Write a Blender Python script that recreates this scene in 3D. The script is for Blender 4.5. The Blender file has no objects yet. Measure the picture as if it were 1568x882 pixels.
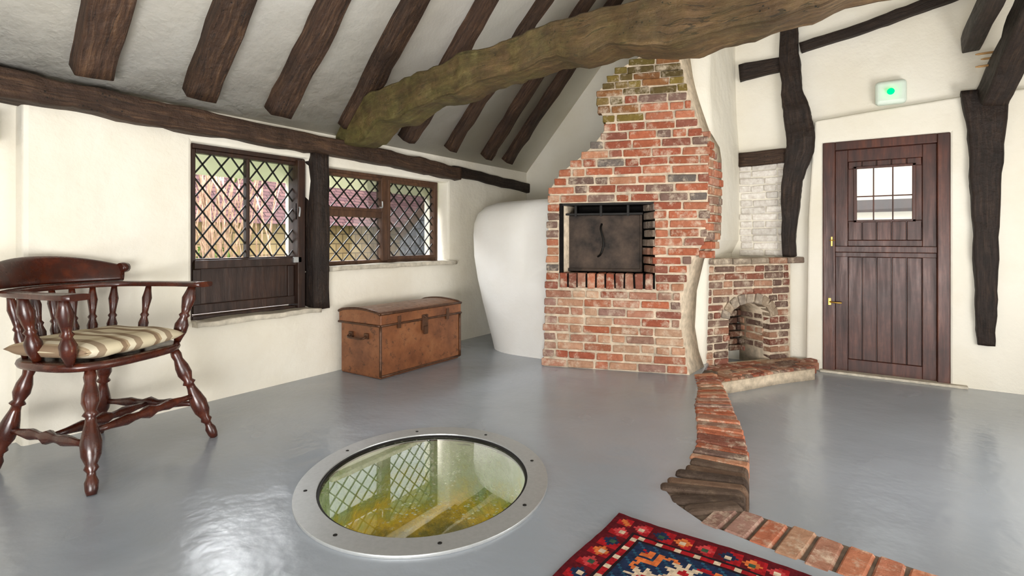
import bpy, bmesh, math, random
from mathutils import Vector, Matrix, noise
random.seed(7)
D=bpy.data; SC=bpy.context.scene
V=Vector
def lin(c):
    return tuple(((x/255)/12.92 if x/255<=0.04045 else ((x/255+0.055)/1.055)**2.4) for x in c)+(1,)
# ---------------------------------------------------------------- materials
class N:
    def __init__(s,name):
        s.m=D.materials.new(name); s.m.use_nodes=True; s.t=s.m.node_tree; s.n=s.t.nodes
        s.b=s.n['Principled BSDF']; s.out=s.n['Material Output']
    def a(s,typ,ins=None,**kw):
        x=s.n.new(typ)
        for k,v in kw.items(): setattr(x,k,v)
        if ins:
            for k,v in ins.items():
                if isinstance(v,bpy.types.NodeSocket): s.t.links.new(v,x.inputs[k])
                else: x.inputs[k].default_value=v
        return x
    def l(s,a,b): s.t.links.new(a,b)
    def coord(s,kind='Object',scale=(1,1,1)):
        c=s.a('ShaderNodeTexCoord'); m=s.a('ShaderNodeMapping',{'Vector':c.outputs[kind],'Scale':scale}); return m.outputs[0]
    def noise(s,vec,scale,detail=4,rough=.5):
        return s.a('ShaderNodeTexNoise',{'Vector':vec,'Scale':scale,'Detail':detail,'Roughness':rough}).outputs[0]
    def ramp(s,fac,stops):
        r=s.a('ShaderNodeValToRGB',{'Fac':fac}); e=r.color_ramp.elements
        while len(e)<len(stops): e.new(.5)
        for i,(p,c) in enumerate(stops):
            e[i].position=p; e[i].color=c
        return r.outputs[0]
    def mix(s,f,a,b,mode='MIX'):
        x=s.a('ShaderNodeMix',data_type='RGBA',blend_type=mode)
        for i,v in ((0,f),(6,a),(7,b)):
            if isinstance(v,bpy.types.NodeSocket): s.l(v,x.inputs[i])
            else: x.inputs[i].default_value=v
        return x.outputs[2]
    def math(s,op,a,b=0):
        x=s.a('ShaderNodeMath',operation=op)
        for i,v in ((0,a),(1,b)):
            if isinstance(v,bpy.types.NodeSocket): s.l(v,x.inputs[i])
            else: x.inputs[i].default_value=v
        return x.outputs[0]
    def rng(s,f,a,b,c,d):
        return s.a('ShaderNodeMapRange',{'Value':f,'From Min':a,'From Max':b,'To Min':c,'To Max':d}).outputs[0]
    def bump(s,h,strength=.3,dist=.02,prev=None):
        ins={'Height':h,'Strength':strength,'Distance':dist}
        if prev is not None: ins['Normal']=prev
        return s.a('ShaderNodeBump',ins).outputs[0]
    def fin(s,col=None,rough=None,normal=None,metal=None,spec=None):
        for k,v in (('Base Color',col),('Roughness',rough),('Normal',normal),('Metallic',metal),('Specular IOR Level',spec)):
            if v is None: continue
            if isinstance(v,bpy.types.NodeSocket): s.l(v,s.b.inputs[k])
            else: s.b.inputs[k].default_value=v
        return s.m
def m_plaster(name,c1,c2,bs=.25,wav=.25):
    m=N(name); v=m.coord()
    f=m.noise(v,1.3,5,.6); col=m.ramp(f,[(.3,lin(c2)),(.6,lin(c1))])
    g=m.noise(v,6,5,.6); h=m.noise(v,60,3,.6); q=m.noise(v,2.2,2,.5)
    b=m.bump(q,wav,.10); b=m.bump(g,bs,.05,b); b=m.bump(h,.12,.004,b)
    return m.fin(col,.75,b,spec=.25)
PL=m_plaster('plaster_white',(232,227,214),(223,216,199))
PC=m_plaster('plaster_ceiling',(248,245,236),(243,238,225),.10,.08)
PO=m_plaster('plaster_oven',(240,239,235),(232,229,222),.10,.1)
def m_wood(name,c1,c2,c3,kind='UV',scale=(2.2,34,1),rough=.6,bs=.5,pits=True,spec=.35,algae=None):
    m=N(name); v=m.coord(kind,scale); v2=m.coord('Object',(1,1,1))
    f=m.noise(v,2.2,8,.65); big=m.noise(v2,3.2,5,.65)
    col=m.ramp(f,[(.28,lin(c1)),(.5,lin(c2)),(.74,lin(c3))])
    col=m.mix(m.rng(big,.38,.68,0,.7),col,lin(c1))
    b=m.bump(f,bs,.02)
    if pits:
        lump=m.noise(v2,13,5,.6); b=m.bump(lump,.5,.04,b)
        vc=m.coord(kind,(.9,22,1)); cr=m.noise(vc,1.6,3,.4); ck=m.math('LESS_THAN',m.math('ABSOLUTE',m.math('SUBTRACT',cr,.5)),.005)
        col=m.mix(m.math('MULTIPLY',ck,.7),col,(.006,.004,.003,1))
        vv=m.a('ShaderNodeTexVoronoi',{'Vector':v2,'Scale':34}).outputs[0]
        p=m.math('LESS_THAN',vv,.16); pm=m.math('MULTIPLY',p,m.math('GREATER_THAN',big,.54))
        col=m.mix(pm,col,(.008,.005,.003,1))
    if algae:
        sx=m.a('ShaderNodeSeparateXYZ',{0:v2}); g=m.noise(v2,4,5,.7)
        fac=m.math('MULTIPLY',m.rng(sx.outputs[0],.0,3.4,1,.1),m.rng(g,.35,.6,.35,1))
        gc=m.ramp(m.noise(v2,11,7,.75),[(.3,lin((52,48,24))),(.55,lin((96,90,46))),(.75,lin((134,130,78)))])
        col=m.mix(m.math('MULTIPLY',fac,.9),col,gc)
    return m.fin(col,m.rng(f,.3,.7,rough+.12,rough-.1),b,spec=spec)
WB=m_wood('old_oak_beam',(36,25,18),(66,46,33),(108,81,58))
WBD=m_wood('old_oak_dark',(22,15,12),(40,28,21),(72,53,39))
WR=m_wood('rafter_oak',(38,26,19),(70,49,36),(114,86,63))
WG=m_wood('tie_beam_oak',(54,39,26),(92,68,44),(134,104,70),algae=True,bs=.8,scale=(1.6,20,1))
CH=m_wood('chair_mahogany',(38,13,7),(70,27,14),(104,48,28),'Object',(6,6,6),.26,.05,False,.6)
DW=m_wood('door_wood',(42,20,13),(76,38,26),(108,60,40),'Object',(12,12,1.0),.36,.15,False,.45)
WW=m_wood('window_wood',(30,18,12),(52,31,21),(78,50,34),'Object',(10,10,1.5),.42,.15,False,.4)
WO=m_wood('window_oak',(54,34,22),(84,56,38),(112,80,56),'Object',(10,10,1.5),.5,.15,False,.4)
def m_simple(name,c,rough=.5,metal=0,spec=.5,var=.15,sc=20,bs=.1):
    m=N(name); v=m.coord(); f=m.noise(v,sc,4,.6); cc=lin(c)
    col=m.mix(m.rng(f,.3,.7,0,1),tuple(x*(1-var) for x in cc[:3])+(1,),tuple(min(1,x*(1+var)) for x in cc[:3])+(1,))
    return m.fin(col,rough,m.bump(f,bs,.005),metal,spec)
def m_floor():
    m=N('painted_floor'); v=m.coord()
    f=m.noise(v,1.1,3,.5); col=m.ramp(f,[(.3,lin((140,147,156))),(.7,lin((152,159,168)))])
    g=m.noise(v,4,3,.5); h=m.noise(v,36,2,.5)
    b=m.bump(g,.25,.03); b=m.bump(h,.13,.006,b)
    r=m.rng(m.noise(v,2,2,.5),.3,.7,.19,.28)
    return m.fin(col,r,b,spec=.9)
FL=m_floor()
def m_brick(name,smear=.7,mort=(206,190,168)):
    m=N(name); v=m.coord(); c=m.a('ShaderNodeAttribute',attribute_name='Col').outputs[0]
    f=m.noise(v,26,5,.65); g=m.noise(v,11,6,.75); h=m.noise(v,120,3,.6)
    col=m.mix(m.rng(f,.25,.75,.0,1),c,m.mix(1.0,c,(.62,.56,.53,1),'MULTIPLY'))
    col=m.mix(m.rng(g,.50,.66,0,smear),col,lin(mort))
    b=m.bump(f,.7,.014); b=m.bump(h,.3,.003,b)
    return m.fin(col,.85,b,spec=.2)
BR=m_brick('old_brick'); BRK=m_brick('worn_kerb_brick',.4,(124,106,88)); BRW=m_brick('painted_brick',.2,(235,232,224))
MO=m_simple('lime_mortar',(196,180,158),.9,0,.15,.3,18,.6)
MOD=m_simple('kerb_mortar',(104,90,78),.9,0,.15,.4,18,.6)
SILL=m_simple('sill_stone',(190,182,166),.7,0,.3,.25,20,.4)
IRON=m_simple('rusty_iron',(62,50,41),.65,.15,.35,.85,7,.6)
IRD=m_simple('black_iron',(26,24,22),.5,.6,.4,.3,20,.2)
SOOT=m_simple('soot',(24,22,21),.9,0,.1,.4,12,.5)
BRASS=m_simple('brass',(200,160,80),.3,1,.5,.1)
STEEL=m_simple('brushed_steel',(178,180,180),.4,.6,.5,.06,60,.05)
WHT=m_simple('white_plastic',(215,228,215),.4,0,.5,.02)
LEAD=m_simple('window_lead',(26,24,23),.5,.3,.4,.2)
def m_trunk():
    m=N('trunk_paint'); v=m.coord(); f=m.noise(v,3.5,8,.7); g=m.noise(v,22,6,.75)
    col=m.ramp(f,[(.3,lin((96,56,34))),(.55,lin((134,84,52))),(.75,lin((158,108,72)))])
    col=m.mix(m.rng(g,.56,.66,0,.8),col,lin((62,42,32)))
    return m.fin(col,m.rng(g,.3,.7,.28,.5),m.bump(g,.15,.004),.15,.5)
TR=m_trunk()
TRD=m_simple('trunk_trim',(84,56,38),.4,.4,.5,.4,30,.2)
def m_glass(name,tint=(1,1,1,1),drops=False,k=.8):
    m=N(name); m.n.remove(m.b)
    tr=m.a('ShaderNodeBsdfTransparent',{'Color':tint}); gl=m.a('ShaderNodeBsdfGlossy',{'Roughness':.012})
    fr=m.a('ShaderNodeFresnel',{'IOR':1.52})
    f=m.math('MINIMUM',m.math('MULTIPLY',fr.outputs[0],k),.95)
    base=tr.outputs[0]
    if drops:
        v=m.coord(); vo=m.a('ShaderNodeTexVoronoi',{'Vector':v,'Scale':48}); pa=m.noise(v,3.0,4,.6)
        d=m.math('MULTIPLY',m.rng(vo.outputs[0],.22,.36,1,0),m.rng(pa,.42,.58,0,.6))
        df=m.a('ShaderNodeBsdfDiffuse',{'Color':lin((205,215,180))})
        d2=m.math('ADD',m.math('MAXIMUM',d,0),.06)
        base=m.a('ShaderNodeMixShader',{0:d2,1:tr.outputs[0],2:df.outputs[0]}).outputs[0]
        nz=m.noise(v,1.5,2,.5); m.l(m.bump(nz,.02,.02),gl.inputs['Normal'])
    mm=m.a('ShaderNodeMixShader',{0:f,1:base,2:gl.outputs[0]}); m.l(mm.outputs[0],m.out.inputs[0])
    return m.m
GL=m_glass('window_glass'); GW=m_glass('well_glass',(.95,1,.92,1),True,3.3)
# ---------------------------------------------------------------- helpers
def empty(name,loc=(0,0,0),rz=0):
    e=D.objects.new(name,None); e.location=loc; e.rotation_euler=(0,0,rz); e.empty_display_size=.1; SC.collection.objects.link(e); return e
def mk(name,bm,mat,parent=None,smooth=False,bev=0,recalc=True,seg=2):
    if recalc: bmesh.ops.recalc_face_normals(bm,faces=bm.faces)
    me=D.meshes.new(name); bm.to_mesh(me); bm.free()
    o=D.objects.new(name,me); SC.collection.objects.link(o)
    for m in (mat if isinstance(mat,list) else [mat]): me.materials.append(m)
    if smooth:
        for p in me.polygons: p.use_smooth=True
    if bev:
        b=o.modifiers.new('bev','BEVEL'); b.width=bev; b.segments=seg; b.limit_method='ANGLE'; b.angle_limit=.6
    if parent: o.parent=parent
    return o
def box(bm,lo,hi,M=None):
    vs=[]
    for z in (lo[2],hi[2]):
        for y in (lo[1],hi[1]):
            for x in (lo[0],hi[0]):
                p=V((x,y,z)); vs.append(bm.verts.new(M@p if M else p))
    for f in ((0,2,3,1),(4,5,7,6),(0,1,5,4),(2,6,7,3),(0,4,6,2),(1,3,7,5)): bm.faces.new([vs[i] for i in f])
def slab(name,outer,holes,fn,c0,c1,mat,parent=None,bev=0):
    cu=D.curves.new('tmp','CURVE'); cu.dimensions='2D'; cu.fill_mode='BOTH'; cu.extrude=(c1-c0)/2
    for lp in [outer]+holes:
        s=cu.splines.new('POLY'); s.points.add(len(lp)-1); s.use_cyclic_u=True
        for i,p in enumerate(lp): s.points[i].co=(p[0],p[1],0,1)
    ob=D.objects.new('tmp',cu); SC.collection.objects.link(ob); bpy.context.view_layer.update()
    dg=bpy.context.evaluated_depsgraph_get(); me=D.meshes.new_from_object(ob.evaluated_get(dg))
    D.objects.remove(ob); D.curves.remove(cu)
    bm=bmesh.new(); bm.from_mesh(me); D.meshes.remove(me)
    bmesh.ops.remove_doubles(bm,verts=bm.verts,dist=1e-5)
    mid=(c0+c1)/2
    for v in bm.verts: v.co=V(fn(v.co.x,v.co.y,v.co.z+mid))
    for f in bm.faces: f.material_index=0
    o=mk(name,bm,mat,parent,False,bev); return o
def cat(pts,n):
    P=[pts[0]]+list(pts)+[pts[-1]]; out=[]
    for i in range(1,len(P)-2):
        for k in range(n):
            t=k/n; r=[]
            for a,b,c,d in zip(P[i-1],P[i],P[i+1],P[i+2]):
                r.append(.5*((2*b)+(-a+c)*t+(2*a-5*b+4*c-d)*t*t+(-a+3*b-3*c+d)*t**3))
            out.append(tuple(r))
    out.append(tuple(pts[-1])); return out
def beam(name,pts,up,mat,parent=None,n=6,jit=.012,rnd=.18,freq=5,bm=None,seed=0):
    """pts: (x,y,z,w,h) w across, h along up"""
    own=bm is None
    if own: bm=bmesh.new()
    uvl=bm.loops.layers.uv.verify()
    S=cat(pts,n); up=V(up); rings=[]; L=0; prev=None
    sec=[]
    for cx,cy in ((1,1),(-1,1),(-1,-1),(1,-1)):
        for k in range(4):
            a=math.atan2(cy,cx)-math.pi/4+k/3*math.pi/2
            sec.append((cx*(1-rnd)+rnd*math.cos(a),cy*(1-rnd)+rnd*math.sin(a)))
        nx={ (1,1):(0,1),(-1,1):(-1,0),(-1,-1):(0,-1),(1,-1):(1,0)}[(cx,cy)]
        sec.append(nx)
    for i,s in enumerate(S):
        p=V(s[:3]); q=V(S[min(i+1,len(S)-1)][:3]); r=V(S[max(i-1,0)][:3]); T=(q-r).normalized()
        W=T.cross(up).normalized(); U=W.cross(T).normalized()
        if prev is not None: L+=(p-prev).length
        prev=p; ring=[]
        for (a,b) in sec:
            c=p+W*a*s[3]/2+U*b*s[4]/2
            nn=noise.noise_vector((c+V((seed,0,0)))*freq)*jit+noise.noise_vector((c+V((seed,7,0)))*freq*3.3)*jit*.5
            ring.append(bm.verts.new(c+nn))
        rings.append((ring,L))
    m=len(sec)
    for (r0,l0),(r1,l1) in zip(rings,rings[1:]):
        for j in range(m):
            f=bm.faces.new((r0[j],r0[(j+1)%m],r1[(j+1)%m],r1[j])); f.smooth=True
            for lp,(u,v) in zip(f.loops,((l0,j/m),(l0,(j+1)/m),(l1,(j+1)/m),(l1,j/m))): lp[uvl].uv=(u+seed*1.7,v)
    bm.faces.new(rings[0][0][::-1]); bm.faces.new(rings[-1][0])
    if own: return mk(name,bm,mat,parent)
def lathe(bm,p0,p1,prof,seg=14,caps=True):
    p0=V(p0); p1=V(p1); T=(p1-p0); L=T.length; T.normalize()
    A=T.orthogonal().normalized(); B=T.cross(A); rings=[]
    for t,r in prof:
        c=p0+T*L*t
        rings.append([bm.verts.new(c+(A*math.cos(2*math.pi*k/seg)+B*math.sin(2*math.pi*k/seg))*r) for k in range(seg)])
    for a,b in zip(rings,rings[1:]):
        for k in range(seg):
            f=bm.faces.new((a[k],a[(k+1)%seg],b[(k+1)%seg],b[k])); f.smooth=True
    if caps: bm.faces.new(rings[0][::-1]); bm.faces.new(rings[-1])
def tube(bm,pts,r,seg=8,n=5):
    S=cat([tuple(p) for p in pts],n)
    rings=[]
    for i,s in enumerate(S):
        p=V(s); T=(V(S[min(i+1,len(S)-1)])-V(S[max(i-1,0)])).normalized()
        A=T.cross(V((.13,.37,.92))).normalized(); B=T.cross(A)
        rings.append([bm.verts.new(p+(A*math.cos(2*math.pi*k/seg)+B*math.sin(2*math.pi*k/seg))*r) for k in range(seg)])
    for a,b in zip(rings,rings[1:]):
        for k in range(seg):
            f=bm.faces.new((a[k],a[(k+1)%seg],b[(k+1)%seg],b[k])); f.smooth=True
    bm.faces.new(rings[0][::-1]); bm.faces.new(rings[-1])
def table(T):
    def f(z):
        if z<=T[0][0]: return T[0][1]
        for (a,b),(c,d) in zip(T,T[1:]):
            if z<=c: return b+(d-b)*(z-a)/(c-a)
        return T[-1][1]
    return f
class Bricks:
    def __init__(s): s.bm=bmesh.new(); s.c=s.bm.loops.layers.float_color.new('Col')
    def add(s,c,t,n,u,L,W,H,col,j=.004):
        c=V(c)+V(n)*random.uniform(-j,j)*1.5; vs=[]
        for k in (-1,1):
            for b in (-1,1):
                for a in (-1,1):
                    vs.append(s.bm.verts.new(c+t*a*(L/2+random.uniform(-j,j))+n*b*W/2+u*k*(H/2+random.uniform(-j,j)*.8)))
        cc=lin(col); k=random.uniform(.8,1.15); cc=tuple(min(1,x*k) for x in cc[:3])+(1,)
        for f in ((0,2,3,1),(4,5,7,6),(0,1,5,4),(2,6,7,3),(0,4,6,2),(1,3,7,5)):
            fc=s.bm.faces.new([vs[i] for i in f])
            for lp in fc.loops: lp[s.c]=cc
    def courses(s,P0,t,n,z0,z1,lf,rf,pal,hole=None,ch=.068,depth=.09,bl=.215,gap=.015):
        P0=V(P0); up=V((0,0,1)); i=0; z=z0
        while z+ch*.5<z1:
            zc=z+ch/2; iv=[(lf(zc),rf(zc))]
            for h0,h1 in (hole(zc) if hole else []):
                nv=[]
                for a,b in iv:
                    if h1<=a or h0>=b: nv.append((a,b)); continue
                    if h0>a: nv.append((a,h0))
                    if h1<b: nv.append((h1,b))
                iv=nv
            for a,b in iv:
                x=a+random.uniform(-.012,.008); first=True
                e=b+random.uniform(-.012,.014)
                while x<e-.02:
                    L=bl if random.random()<.62 else bl*.5
                    if first and i%2: L=bl*.5
                    first=False
                    if e-(x+L)<.055: L=e-x
                    if L>bl*1.35: L=L/2
                    s.add(P0+t*(x+L/2)-n*(depth/2-.004)+up*(zc+random.uniform(-.003,.003)),t,n,up,L-gap,depth,ch-gap,pal(x,zc))
                    x+=L
            z+=ch; i+=1
    def done(s,name,mat,parent=None,bev=.007,seg=1): return mk(name,s.bm,mat,parent,bev=bev,seg=seg)
# ---------------------------------------------------------------- shell
XR=5.2; SL=1.13; ZP=1.80; RX=2.6; ZR=ZP+SL*RX; YB=5.30
fx=lambda a,b,c:(c,a,b)      # a=y b=z c=x
fy=lambda a,b,c:(a,c,b)      # a=x b=z c=y
fz=lambda a,b,c:(a,b,c)
rect=lambda a0,a1,b0,b1:[(a0,b0),(a1,b0),(a1,b1),(a0,b1)]
W1=(1.60,2.42,.50,1.60); W2=(2.55,3.95,.80,1.56)
slab('wall_left',rect(.82,5.7,-.3,1.86),[rect(*W1),rect(*W2)],fx,-.32,0,PL,bev=.02)
slab('wall_left_recess',rect(-2.6,.84,-.3,1.86),[],fx,-.40,-.10,PL)
DR=(3.05,3.90,-.12,1.83)
gab=[(-.3,-.4),(XR+.3,-.4),(XR+.3,ZP-.2),(RX,ZR+.3),(-.3,ZP-.2)]
slab('wall_back',gab,[[(DR[0],-.125),(DR[1],-.125),(DR[1],DR[3]),(DR[0],DR[3])]],fy,YB+.06,YB+.3,PL)
o=slab('wall_back_lower',[(2.92,-.3),(2.94,1.2),(2.97,1.75),(2.99,2.03),(3.4,2.06),(4.05,2.10),(4.4,2.10),(XR,2.1),(XR,-.3)],[[(DR[0],-.125),(DR[1],-.125),(DR[1],DR[3]),(DR[0],DR[3])]],fy,YB,YB+.07,PL,bev=.015)
slab('wall_front',gab,[rect(.8,2.2,.7,1.9),rect(3.0,4.6,.7,1.9)],fy,-2.85,-2.6,PL)
slab('wall_right',rect(-2.7,5.6,-.4,1.9),[],fx,XR,XR+.25,PL)
slab('ceiling_left',[(-.32,ZP-.32*SL),(RX,ZR),(RX,ZR+.15),(-.32,ZP-.32*SL+.15)],[],lambda a,b,c:(a,c,b),-2.8,5.6,PC)
slab('ceiling_right',[(XR+.32,ZP-.32*SL),(RX,ZR),(RX,ZR+.15),(XR+.32,ZP-.32*SL+.15)],[],lambda a,b,c:(a,c,b),-2.8,5.6,PC)
# floors
YAW=math.radians(34.1); Fd=V((-math.sin(YAW),math.cos(YAW),0)); Rd=V((math.cos(YAW),math.sin(YAW),0))
WC=V((1.853,1.667,0))
def ell(ra,rb,n=72,z=0,c=WC): return [c+Rd*ra*math.cos(2*math.pi*k/n)+Fd*rb*math.sin(2*math.pi*k/n)+V((0,0,z)) for k in range(n)]
edge=[(5.2,1.60),(3.34,1.88),(3.1,1.915),(2.92,1.95),(2.80,2.03),(2.71,2.14),(2.745,2.25),(2.76,2.4),(2.73,2.68),(2.64,3.0),(2.55,3.31),(2.47,3.7),(2.35,4.05)]
slab('floor',[(-.2,-2.7),(5.2,-2.7)]+edge+[(2.3,4.5),(1.4,5.4),(-.1,5.4)],[[(p.x,p.y) for p in ell(.455,.505)]],fz,-.05,0,FL)
slab('floor_lower_level',[(5.3,1.5),(2.6,1.9),(2.55,2.6),(2.2,3.6),(2.0,5.4),(5.3,5.45)],[],fz,-.2,-.12,FL)
# ---------------------------------------------------------------- timbers
beam('timber_wall_plate',[(.0,-2.6,1.73,.17,.13),(.01,.5,1.735,.17,.13),(.0,1.3,1.715,.17,.14),(.01,2.3,1.70,.18,.13),(.0,3.2,1.68,.17,.13),(.01,4.04,1.65,.16,.12)],(0,0,1),WB,n=14,jit=.015)
beam('timber_wall_plate_far',[(-.02,4.0,1.68,.12,.10),(-.02,4.7,1.65,.12,.10),(-.02,5.6,1.60,.12,.11)],(0,0,1),WBD,n=6)
raf=[-1.8,-1.2,-.6,-.05,.5,1.04,1.57,2.12,2.70,3.28,3.87,4.39,4.80]
ra=empty('rafters_left')
for i,y in enumerate(raf):
    w=.18 if i<7 else (.15 if i<10 else .11)
    wob=lambda:random.uniform(-.028,.028)
    pts=[(x,y+wob(),ZP+SL*x-.02,w*random.uniform(.88,1.08),.15) for x in (.085,.6,1.2,1.8,2.5)]
    beam('rafter_%d'%i,pts,(-SL,0,1),WR if i%2 else WB,ra,n=8,jit=.015,rnd=.12,seed=i)
rb=empty('rafters_right')
for i,y in enumerate([-1.6,-.6,.4,1.4,3.4]):
    beam('rafter_%d'%i,[(XR-x,y,ZP+SL*x-.02,.14,.15) for x in (.1,.9,1.7,2.5)],(SL,0,1),WBD,rb,n=4,seed=i)
beam('tie_beam',[(-.05,2.76,1.86,.22,.27),(.25,2.76,1.88,.24,.30),(.45,2.76,1.95,.24,.25),(.643,2.76,1.985,.22,.25),(.9,2.76,2.03,.22,.22),(1.13,2.76,2.055,.22,.24),(1.35,2.76,2.09,.22,.21),(1.57,2.76,2.10,.22,.22),(1.87,2.76,2.135,.22,.21),(2.1,2.76,2.13,.23,.23),(2.28,2.76,2.14,.23,.22),(2.45,2.76,2.11,.25,.26),(2.62,2.76,2.10,.26,.29),(2.8,2.76,2.10,.23,.22),(3.07,2.76,2.09,.23,.21),(3.5,2.76,2.17,.24,.22),(4.3,2.76,2.15,.24,.24),(5.25,2.76,2.0,.24,.25)],(0,0,1),WG,n=8,jit=.028,freq=4.2,rnd=.08)
beam('timber_window_post',[(-.02,2.485,.50,.13,.15),(-.02,2.485,1.0,.13,.14),(-.02,2.485,1.66,.13,.15)],(1,0,0),WBD,n=5)
beam('timber_stub',[(-.05,.35,1.55,.14,.16),(-.05,.72,1.53,.14,.15)],(0,0,1),WBD,n=4)
yy=YB+.04
beam('timber_rail',[(2.37,yy,2.56,.06,.15),(2.75,yy,2.58,.06,.13)],(0,0,1),WBD,n=5)
beam('timber_rail',[(2.37,yy,1.745,.08,.13),(2.78,yy,1.75,.08,.13)],(0,0,1),WB,n=5)
beam('timber_curved_post',[(2.80,yy,3.6,.15,.12),(2.79,yy,2.9,.15,.12),(2.80,yy,2.45,.16,.12),(2.85,yy-.01,2.1,.20,.13),(2.88,yy-.01,1.85,.22,.13),(2.83,yy,1.6,.18,.12),(2.80,yy,1.3,.14,.12),(2.79,yy,.86,.10,.12)],(0,1,0),WBD,n=8,jit=.02)
beam('timber_brace',[(2.88,yy,2.69,.08,.08),(3.3,yy,2.76,.08,.09),(3.7,yy,2.84,.08,.09),(4.05,yy,2.93,.08,.10)],(0,0,1),WBD,n=6)
beam('timber_wall_post',[(4.10,YB-.01,2.12,.28,.12),(4.10,YB-.01,1.7,.20,.12),(4.10,YB-.01,1.1,.15,.11),(4.10,YB-.01,.5,.12,.10),(4.10,YB-.01,.22,.09,.08)],(0,1,0),WBD,n=8,jit=.012)
beam('timber_knee_brace',[(4.13,5.22,2.05,.16,.22),(4.2,4.95,2.28,.16,.2),(4.25,4.5,2.50,.16,.2),(4.28,3.9,2.62,.16,.2)],(0,.5,1),WBD,n=6)
beam('timber_purlin',[(4.02,5.34,2.50,.11,.13),(4.03,3.5,2.52,.11,.13),(4.03,-2.5,2.52,.11,.13)],(0,0,1),WBD,n=6)
bm=bmesh.new()
for k,(dx,dz) in enumerate(((0,0),(.03,.05),(.0,.09))):
    lathe(bm,(4.20+dx,5.12,2.26+dz),(4.02+dx,5.08,2.25+dz),[(0,.010),(.9,.008),(1,.004)],8)
mk('wooden_pegs',bm,m_simple('peg_wood',(170,130,80),.6))
# ---------------------------------------------------------------- chimney
P0=V((1.22,3.67,0)); t=V((.948,.319,0)); nn=V((.319,-.948,0)); ee=V((.06,1,0))
lf=table([(0,0.0),(1.40,.05),(1.53,.14),(1.63,.27),(1.73,.39),(1.83,.49),(1.92,.49),(2.03,.43),(2.15,.43),(2.3,.57),(2.42,.79),(2.5,.93)])
rf=table([(0,1.13),(.12,1.09),(.31,1.06),(.6,1.075),(.85,1.13),(.93,1.19),(1.04,1.255),(1.70,1.26),(1.86,1.175),(2.06,1.12),(2.3,1.06),(2.5,1.02)])
RED=[(174,102,74),(160,90,68),(184,118,90),(146,92,76),(126,102,92),(188,136,106),(170,98,70)]
TAN=[(190,148,120),(178,128,106),(164,128,110),(196,160,132),(154,120,108),(180,116,90)]
GRN_LIT=[(132,114,58),(114,100,52),(146,124,76),(100,86,52),(142,100,64)]  # yellow-green light on the chimney top, put into the brick colours
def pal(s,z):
    if z>2.12 or (z>1.9 and s<.6): return random.choice(GRN_LIT)
    if z<.62 and random.random()<.8: return random.choice(TAN)
    return random.choice(RED+([(118,110,104)] if random.random()<.4 else []))
OP=(.14,.86,.745,1.29)
def hole(z):
    if .625<z<OP[2]: return [(.14,.87)]
    if OP[2]<=z<OP[3]: return [(OP[0],OP[1])]
    return []
chim=empty('brick_fireplace')
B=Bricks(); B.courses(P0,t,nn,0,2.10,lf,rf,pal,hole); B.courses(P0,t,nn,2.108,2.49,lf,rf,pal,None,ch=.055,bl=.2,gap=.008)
x=.14
while x<.86:
    B.add(P0+t*(x+.036)-nn*.055+V((0,0,.685)),t,nn,V((0,0,1)),.060,.13,.118,random.choice(RED[:4]+TAN[:2])); x+=.0725
j0=P0+t*.865; jt=(-nn*.2-t*.085).normalized(); jn=(-t+nn*.3).normalized()
B.courses(j0,jt,jn,.745,1.29,lambda z:.0,lambda z:.22,lambda s,z:random.choice([(150,134,120),(160,120,100),(134,122,112)]),bl=.2)
sl=table([(.85,0),(3,0)]); sr=table([(.84,.02),(1.0,.26),(1.3,.31),(1.55,.30),(1.78,.03)])
B.courses(P0+t*1.262,ee,V((1,-.06,0)).normalized(),.86,1.8,sl,sr,lambda s,z:random.choice(RED+TAN))
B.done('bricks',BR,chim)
zs=[0,.12,.31,.6,.85,.93,1.04,1.4,1.53,1.63,1.73,1.86,1.92,2.03,2.15,2.3,2.42,2.48]
out=[(lf(z)+.012,z) for z in zs]+[(rf(z)-.012,z) for z in reversed(zs)]
fc=lambda a,b,c:tuple(P0+t*a+ee*c+V((0,0,b)))
slab('mortar_core',out,[rect(.135,.87,.63,1.292)],fc,.008,.34,MO,chim)
bm=bmesh.new()
def obox(bm,a0,a1,c0,c1,z0,z1,P=P0,T=t,NN=-nn):
    vs=[bm.verts.new(P+T*a+NN*c+V((0,0,z))) for z in (z0,z1) for c in (c0,c1) for a in (a0,a1)]
    for f in ((0,2,3,1),(4,5,7,6),(0,1,5,4),(2,6,7,3),(0,4,6,2),(1,3,7,5)): bm.faces.new([vs[i] for i in f])
obox(bm,.1,.95,.30,.36,.6,1.35); obox(bm,.13,.87,.02,.3,.60,.735); obox(bm,.12,.165,.012,.3,.74,1.29); mk('firebox_back',bm,SOOT,chim)
bm=bmesh.new(); obox(bm,.148,.775,.15,.17,.75,1.20); obox(bm,.16,.775,.135,.15,.75,.775); obox(bm,.165,.185,.135,.15,.75,1.2); obox(bm,.755,.775,.135,.15,.75,1.2)
mk('iron_door',bm,IRON,chim,bev=.004)
bm=bmesh.new(); obox(bm,.13,.87,.02,.28,1.275,1.295); obox(bm,.15,.78,.10,.15,1.20,1.215)
for a in (.25,.45,.66): obox(bm,a,a+.018,.09,.11,1.19,1.28)
tube(bm,[P0+t*.46-nn*.15+V((0,0,1.13)),P0+t*.455-nn*.115+V((0,0,1.09)),P0+t*.475-nn*.105+V((0,0,1.01)),P0+t*.475-nn*.105+V((0,0,.95)),P0+t*.455-nn*.11+V((0,0,.89)),P0+t*.43-nn*.15+V((0,0,.87))],.008)
mk('iron_fittings',bm,IRD,chim)
bm=bmesh.new(); rings=[]
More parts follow.
